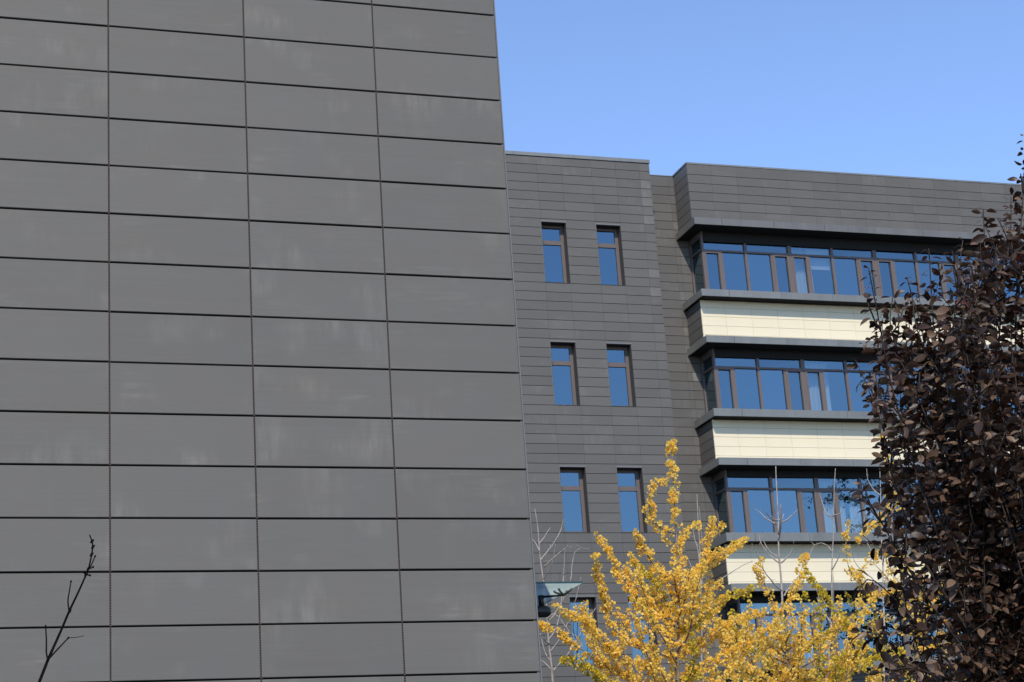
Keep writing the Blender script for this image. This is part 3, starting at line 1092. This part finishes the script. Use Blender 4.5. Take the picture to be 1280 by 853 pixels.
def plum():
    r = random.Random(21)
    base = Vector((6.15, PY + 0.1, GZ))
    root = thing('plum_tree', 'purple leaved plum tree with dark glossy leaves at the right edge', 'tree', base)
    tb, cr = MB(), MB()
    fork = Vector((6.12, PY + 0.05, -0.2))
    tb.tube(resample([base, Vector((6.16, PY + .08, -0.9)), fork], 0.1), [0.085 - 0.0015 * i for i in range(len(resample([base, Vector((6.16, PY + .08, -0.9)), fork], 0.1)))], 10)

    def shoot(pts, w, t0=0.25, dens=1.0, ls=0.081, twig=True, tl=(0.10, 0.32)):
        ln = resample(pts, 0.019)
        ph = r.uniform(0, 6)
        ln = [p + Vector((math.sin(i * .055 + ph), math.cos(i * .047 + ph), 0)) * 0.022 * min(i / 20, 1) for i, p in enumerate(ln)]
        n = len(ln)
        sub_ = ln[::3] + [ln[-1]]
        tb.tube(sub_, [w * (1 - 0.85 * i / len(sub_)) + 0.0012 for i in range(len(sub_))], 6)
        ang = r.uniform(0, 6)
        for i in range(n):
            t = i / (n - 1) if n > 1 else 1
            if t < t0 or r.random() > dens:
                continue
            tg = (ln[min(i + 2, n - 1)] - ln[max(i - 2, 0)])
            if tg.length < 1e-6:
                continue
            tg.normalize()
            ang += 2.4 + r.uniform(-.4, .4)
            o = tg.orthogonal().normalized()
            o2 = tg.cross(o)
            rad = o * math.cos(ang) + o2 * math.sin(ang)
            d = (rad + tg * r.uniform(0.1, 0.8) + Vector((0, 0, -0.40))).normalized()
            up = (Vector((0, 0, 1)) * 0.6 + Vector((rad.x, rad.y, 0)) * 0.5 + rvec(r) * 0.8)
            s = ls * r.uniform(0.5, 1.15) * (1.0 - 0.35 * max(t - .85, 0) / .15)
            plum_leaf(cr, ln[i] + d * 0.014, d, up, s, 1 if r.random() < 0.005 else 0, r)
        if twig:
            for _ in range(int(n * 0.019 * 5.5)):
                i = int(r.uniform(max(t0 - .1, .1), 0.93) * n)
                tg = (ln[min(i + 3, n - 1)] - ln[max(i - 3, 0)]).normalized()
                dd = (tg * 0.8 + rvec(r) * 0.9 + Vector((0, 0, .2))).normalized()
                le = r.uniform(*tl)
                shoot([ln[i], ln[i] + dd * le * .5, ln[i] + dd * le + Vector((0, 0, .05))], w * .4, 0.1, dens, ls, False)
    # outer shoots whose tips make the outline
    for pts, dy in [
        ([(1230, 800), (1160, 640), (1118, 500), (1100, 400), (1088, 338)], -.3),
        ([(1235, 780), (1190, 600), (1170, 480), (1164, 380), (1162, 312)], .1),
        ([(1250, 760), (1225, 560), (1222, 420), (1232, 330), (1229, 262)], .3),
        ([(1275, 760), (1268, 520), (1272, 380), (1278, 260), (1281, 165)], -.1),
        ([(1320, 760), (1310, 500), (1318, 320), (1330, 200)], .4),
        ([(1230, 850), (1170, 760), (1125, 690), (1100, 650), (1072, 612)], -.5),
        ([(1225, 870), (1160, 800), (1120, 750), (1090, 725), (1076, 740)], -.2),
        ([(1215, 900), (1150, 850), (1110, 800), (1085, 790), (1068, 800)], .4),
        ([(1220, 800), (1150, 690), (1112, 590), (1100, 520), (1095, 470)], .4),
        ([(1220, 700), (1160, 560), (1130, 460), (1115, 410), (1118, 372)], .5),
        ([(1230, 700), (1200, 520), (1190, 420), (1195, 350), (1190, 330)], -.5),
        ([(1270, 700), (1250, 480), (1255, 370), (1262, 290), (1262, 245)], .5),
        ([(1230, 890), (1180, 850), (1140, 835), (1100, 840)], -.5),
        ([(1215, 720), (1165, 600), (1130, 530), (1105, 500), (1088, 505)], -.4),
        ([(1210, 660), (1160, 530), (1125, 450), (1098, 425), (1083, 432)], .2),
        ([(1225, 640), (1190, 500), (1150, 420), (1140, 372), (1132, 345)], .1),
        ([(1240, 620), (1225, 470), (1215, 390), (1200, 330), (1203, 300)], .2),
        ([(1290, 620), (1280, 420), (1268, 330), (1255, 290), (1246, 272)], -.2),
    ]:
        q = px(pts, PY, dy)
        a = fork.lerp(q[0], 0.5) + Vector((0, 0, -.08))
        shoot([fork, a] + q, 0.010, 0.22, 0.97, 0.081, True, (0.05, 0.15))
    # the body of the crown
    prof = [(0.0, 1090), (1.1, 1092), (1.4, 1103), (1.7, 1120), (2.0, 1126), (2.3, 1104), (2.7, 1090), (3.2, 1090), (3.45, 1180), (3.7, 1225), (4.2, 1268)]

    def outline(z, y):
        z8 = z / y * 8.6
        for (z0, p0), (z1, p1) in zip(prof, prof[1:]):
            if z8 < z1:
                break
        t = min(max((z8 - z0) / (z1 - z0), 0), 1)
        return at(p0 + (p1 - p0) * t, 853 - (z8 - 1.08) / 0.0043, y).x
    for j in range(112):
        a = j * 2.39996
        rr = 0.12 + 1.10 * math.sqrt((j + .5) / 112)
        X = 6.32 + rr * math.cos(a) * 1.02
        Y = PY + 0.15 + rr * math.sin(a)
        zt = 3.72 - (r.uniform(0, 1.0) if j % 5 < 3 else r.uniform(.7, 2.1))
        zb = zt - r.uniform(1.1, 1.9)
        slack = r.choice((0.0, 0.08, 0.25, 0.45, 0.6))
        top = Vector((X + r.uniform(-.12, .12), Y + r.uniform(-.12, .12), zt))
        mid = Vector((X, Y, (zt + zb) / 2))
        low = Vector((6.2 + (X - 6.2) * .8, PY + (Y - PY) * .8, zb))
        for q in (top, mid, low):
            q.x = max(q.x, outline(q.z, q.y) + slack)
        shoot([fork, fork.lerp(low, .55) + Vector((0, 0, -.05)), low, mid, top], 0.0055, 0.2, 0.76)
    tb.build('trunk', M['plum_bark'], root, True)
    cr.build('crown', [M['plum'], M['plum_red']], root, True)


plum()

# ------------------------------------------------------------------ broad tree right of the frame, seen mirrored in the windows
def broad_tree():
    r = random.Random(4)
    base = Vector((40.3, 34.0, GZ))
    root = thing('broad_tree', 'large dark tree seen only as a reflection in the third row of ribbon windows', 'tree', base)
    tb, cr = MB(), MB()
    trunk = resample([base, base + Vector((.1, 0, 6)), base + Vector((0, .1, 12)), base + Vector((.1, 0, 19.6))], 0.4)
    tb.tube(trunk, [0.26 * (1 - 0.93 * i / len(trunk)) for i in range(len(trunk))], 10)
    for j in range(70):
        h = r.uniform(0.45, 1.0)
        p = base + Vector((0, 0, 19.5 * h))
        a = j * 2.39996
        le = (3.6 * math.sin(math.pi * min(max((h - 0.38) / 0.66, 0), 1)) ** 0.7 + 0.3) * r.uniform(.6, 1.1)
        e = p + Vector((math.cos(a) * le, math.sin(a) * le, r.uniform(-.3, .9)))
        ln = resample([p, p.lerp(e, .5) + Vector((0, 0, .35)), e], 0.08)
        tb.tube(ln[::3] + [ln[-1]], [0.05 * (1 - .85 * i / (len(ln) / 3 + 1)) for i in range(len(ln[::3]) + 1)], 5)
        for i, q in enumerate(ln):
            if i < len(ln) * .25:
                continue
            for _ in range(5):
                d = rvec(r)
                fan_leaf(cr, q + rvec(r) * r.uniform(.05, .4), d, rvec(r), r.uniform(.07, .13), 0)
    tb.build('trunk', M['plum_bark'], root, True)
    cr.build('crown', M['dark_green'], root)


M['dark_green'] = leaf_material('evergreen_leaf', [(0.03, 0.045, 0.018), (0.05, 0.07, 0.03), (0.02, 0.03, 0.014)], 0.2, 0.5, 0.4)
broad_tree()

# ------------------------------------------------------------------ leafless sapling close to the camera
TY = 6.0
c7 = lambda pts: [(60 + x / 4.417, 660 + y / 4.417) for x, y in pts]
low = at(49, 853, TY)
sroot = thing('bare_sapling', 'thin leafless sapling, black in shade, in front of the grey wall at lower left', 'sapling', (0.05, TY, GZ))
sm = MB()
main = [Vector((0.05, TY, GZ)), Vector((0.10, TY, -0.6)), Vector((0.285, TY, 0.33)), low, at(60, 825, TY)] + \
    px(c7([(75, 560), (115, 465), (165, 360), (210, 260), (225, 222), (238, 165), (248, 105), (243, 72), (230, 40)]), TY, -.1)
ml = resample(main, 0.02)
n = len(ml)
sm.tube(ml, [0.0118 - 0.0098 * (i / (n - 1)) ** 2.2 for i in range(n)], 8)
for q in c7([(210, 258), (223, 225), (118, 464), (248, 105), (243, 74), (240, 148)]) + [(60, 824)]:
    p = at(*q, TY - .05)
    sm.tube([p + Vector((-.005, 0, -.006)), p, p + Vector((.006, 0, .006))], [0.0015, 0.0046, 0.0015], 6)
sm.build('trunk', M['twig_bark'], sroot, True)
for pts, w in ((c7([(222, 232), (238, 208), (260, 157)]), .0025), (c7([(200, 250), (212, 258), (232, 262)]), .003),
               (c7([(225, 226), (238, 222), (249, 216)]), .0025),
               (c7([(117, 462), (110, 405), (118, 350), (127, 297)]), .0027),
               ([(60, 825), (58, 816), (58, 800), (57, 783)], .003), ([(60, 825), (70, 814), (85.5, 797.5)], .003), ([(85.5, 797.5), (95, 797), (105, 795)], .0012)):
    tb = MB()
    ln = resample(px(pts, TY - .05, .06), 0.01)
    tb.tube(ln, [w * (1 - .35 * i / len(ln)) for i in range(len(ln))], 6)
    e = ln[-1]
    if w > .0015:
        tb.tube([e - Vector((0, 0, .004)), e, e + Vector((0, 0, .004))], [.0012, .0038, .0012], 6)
    tb.build('twig', M['twig_bark'], sroot, True)
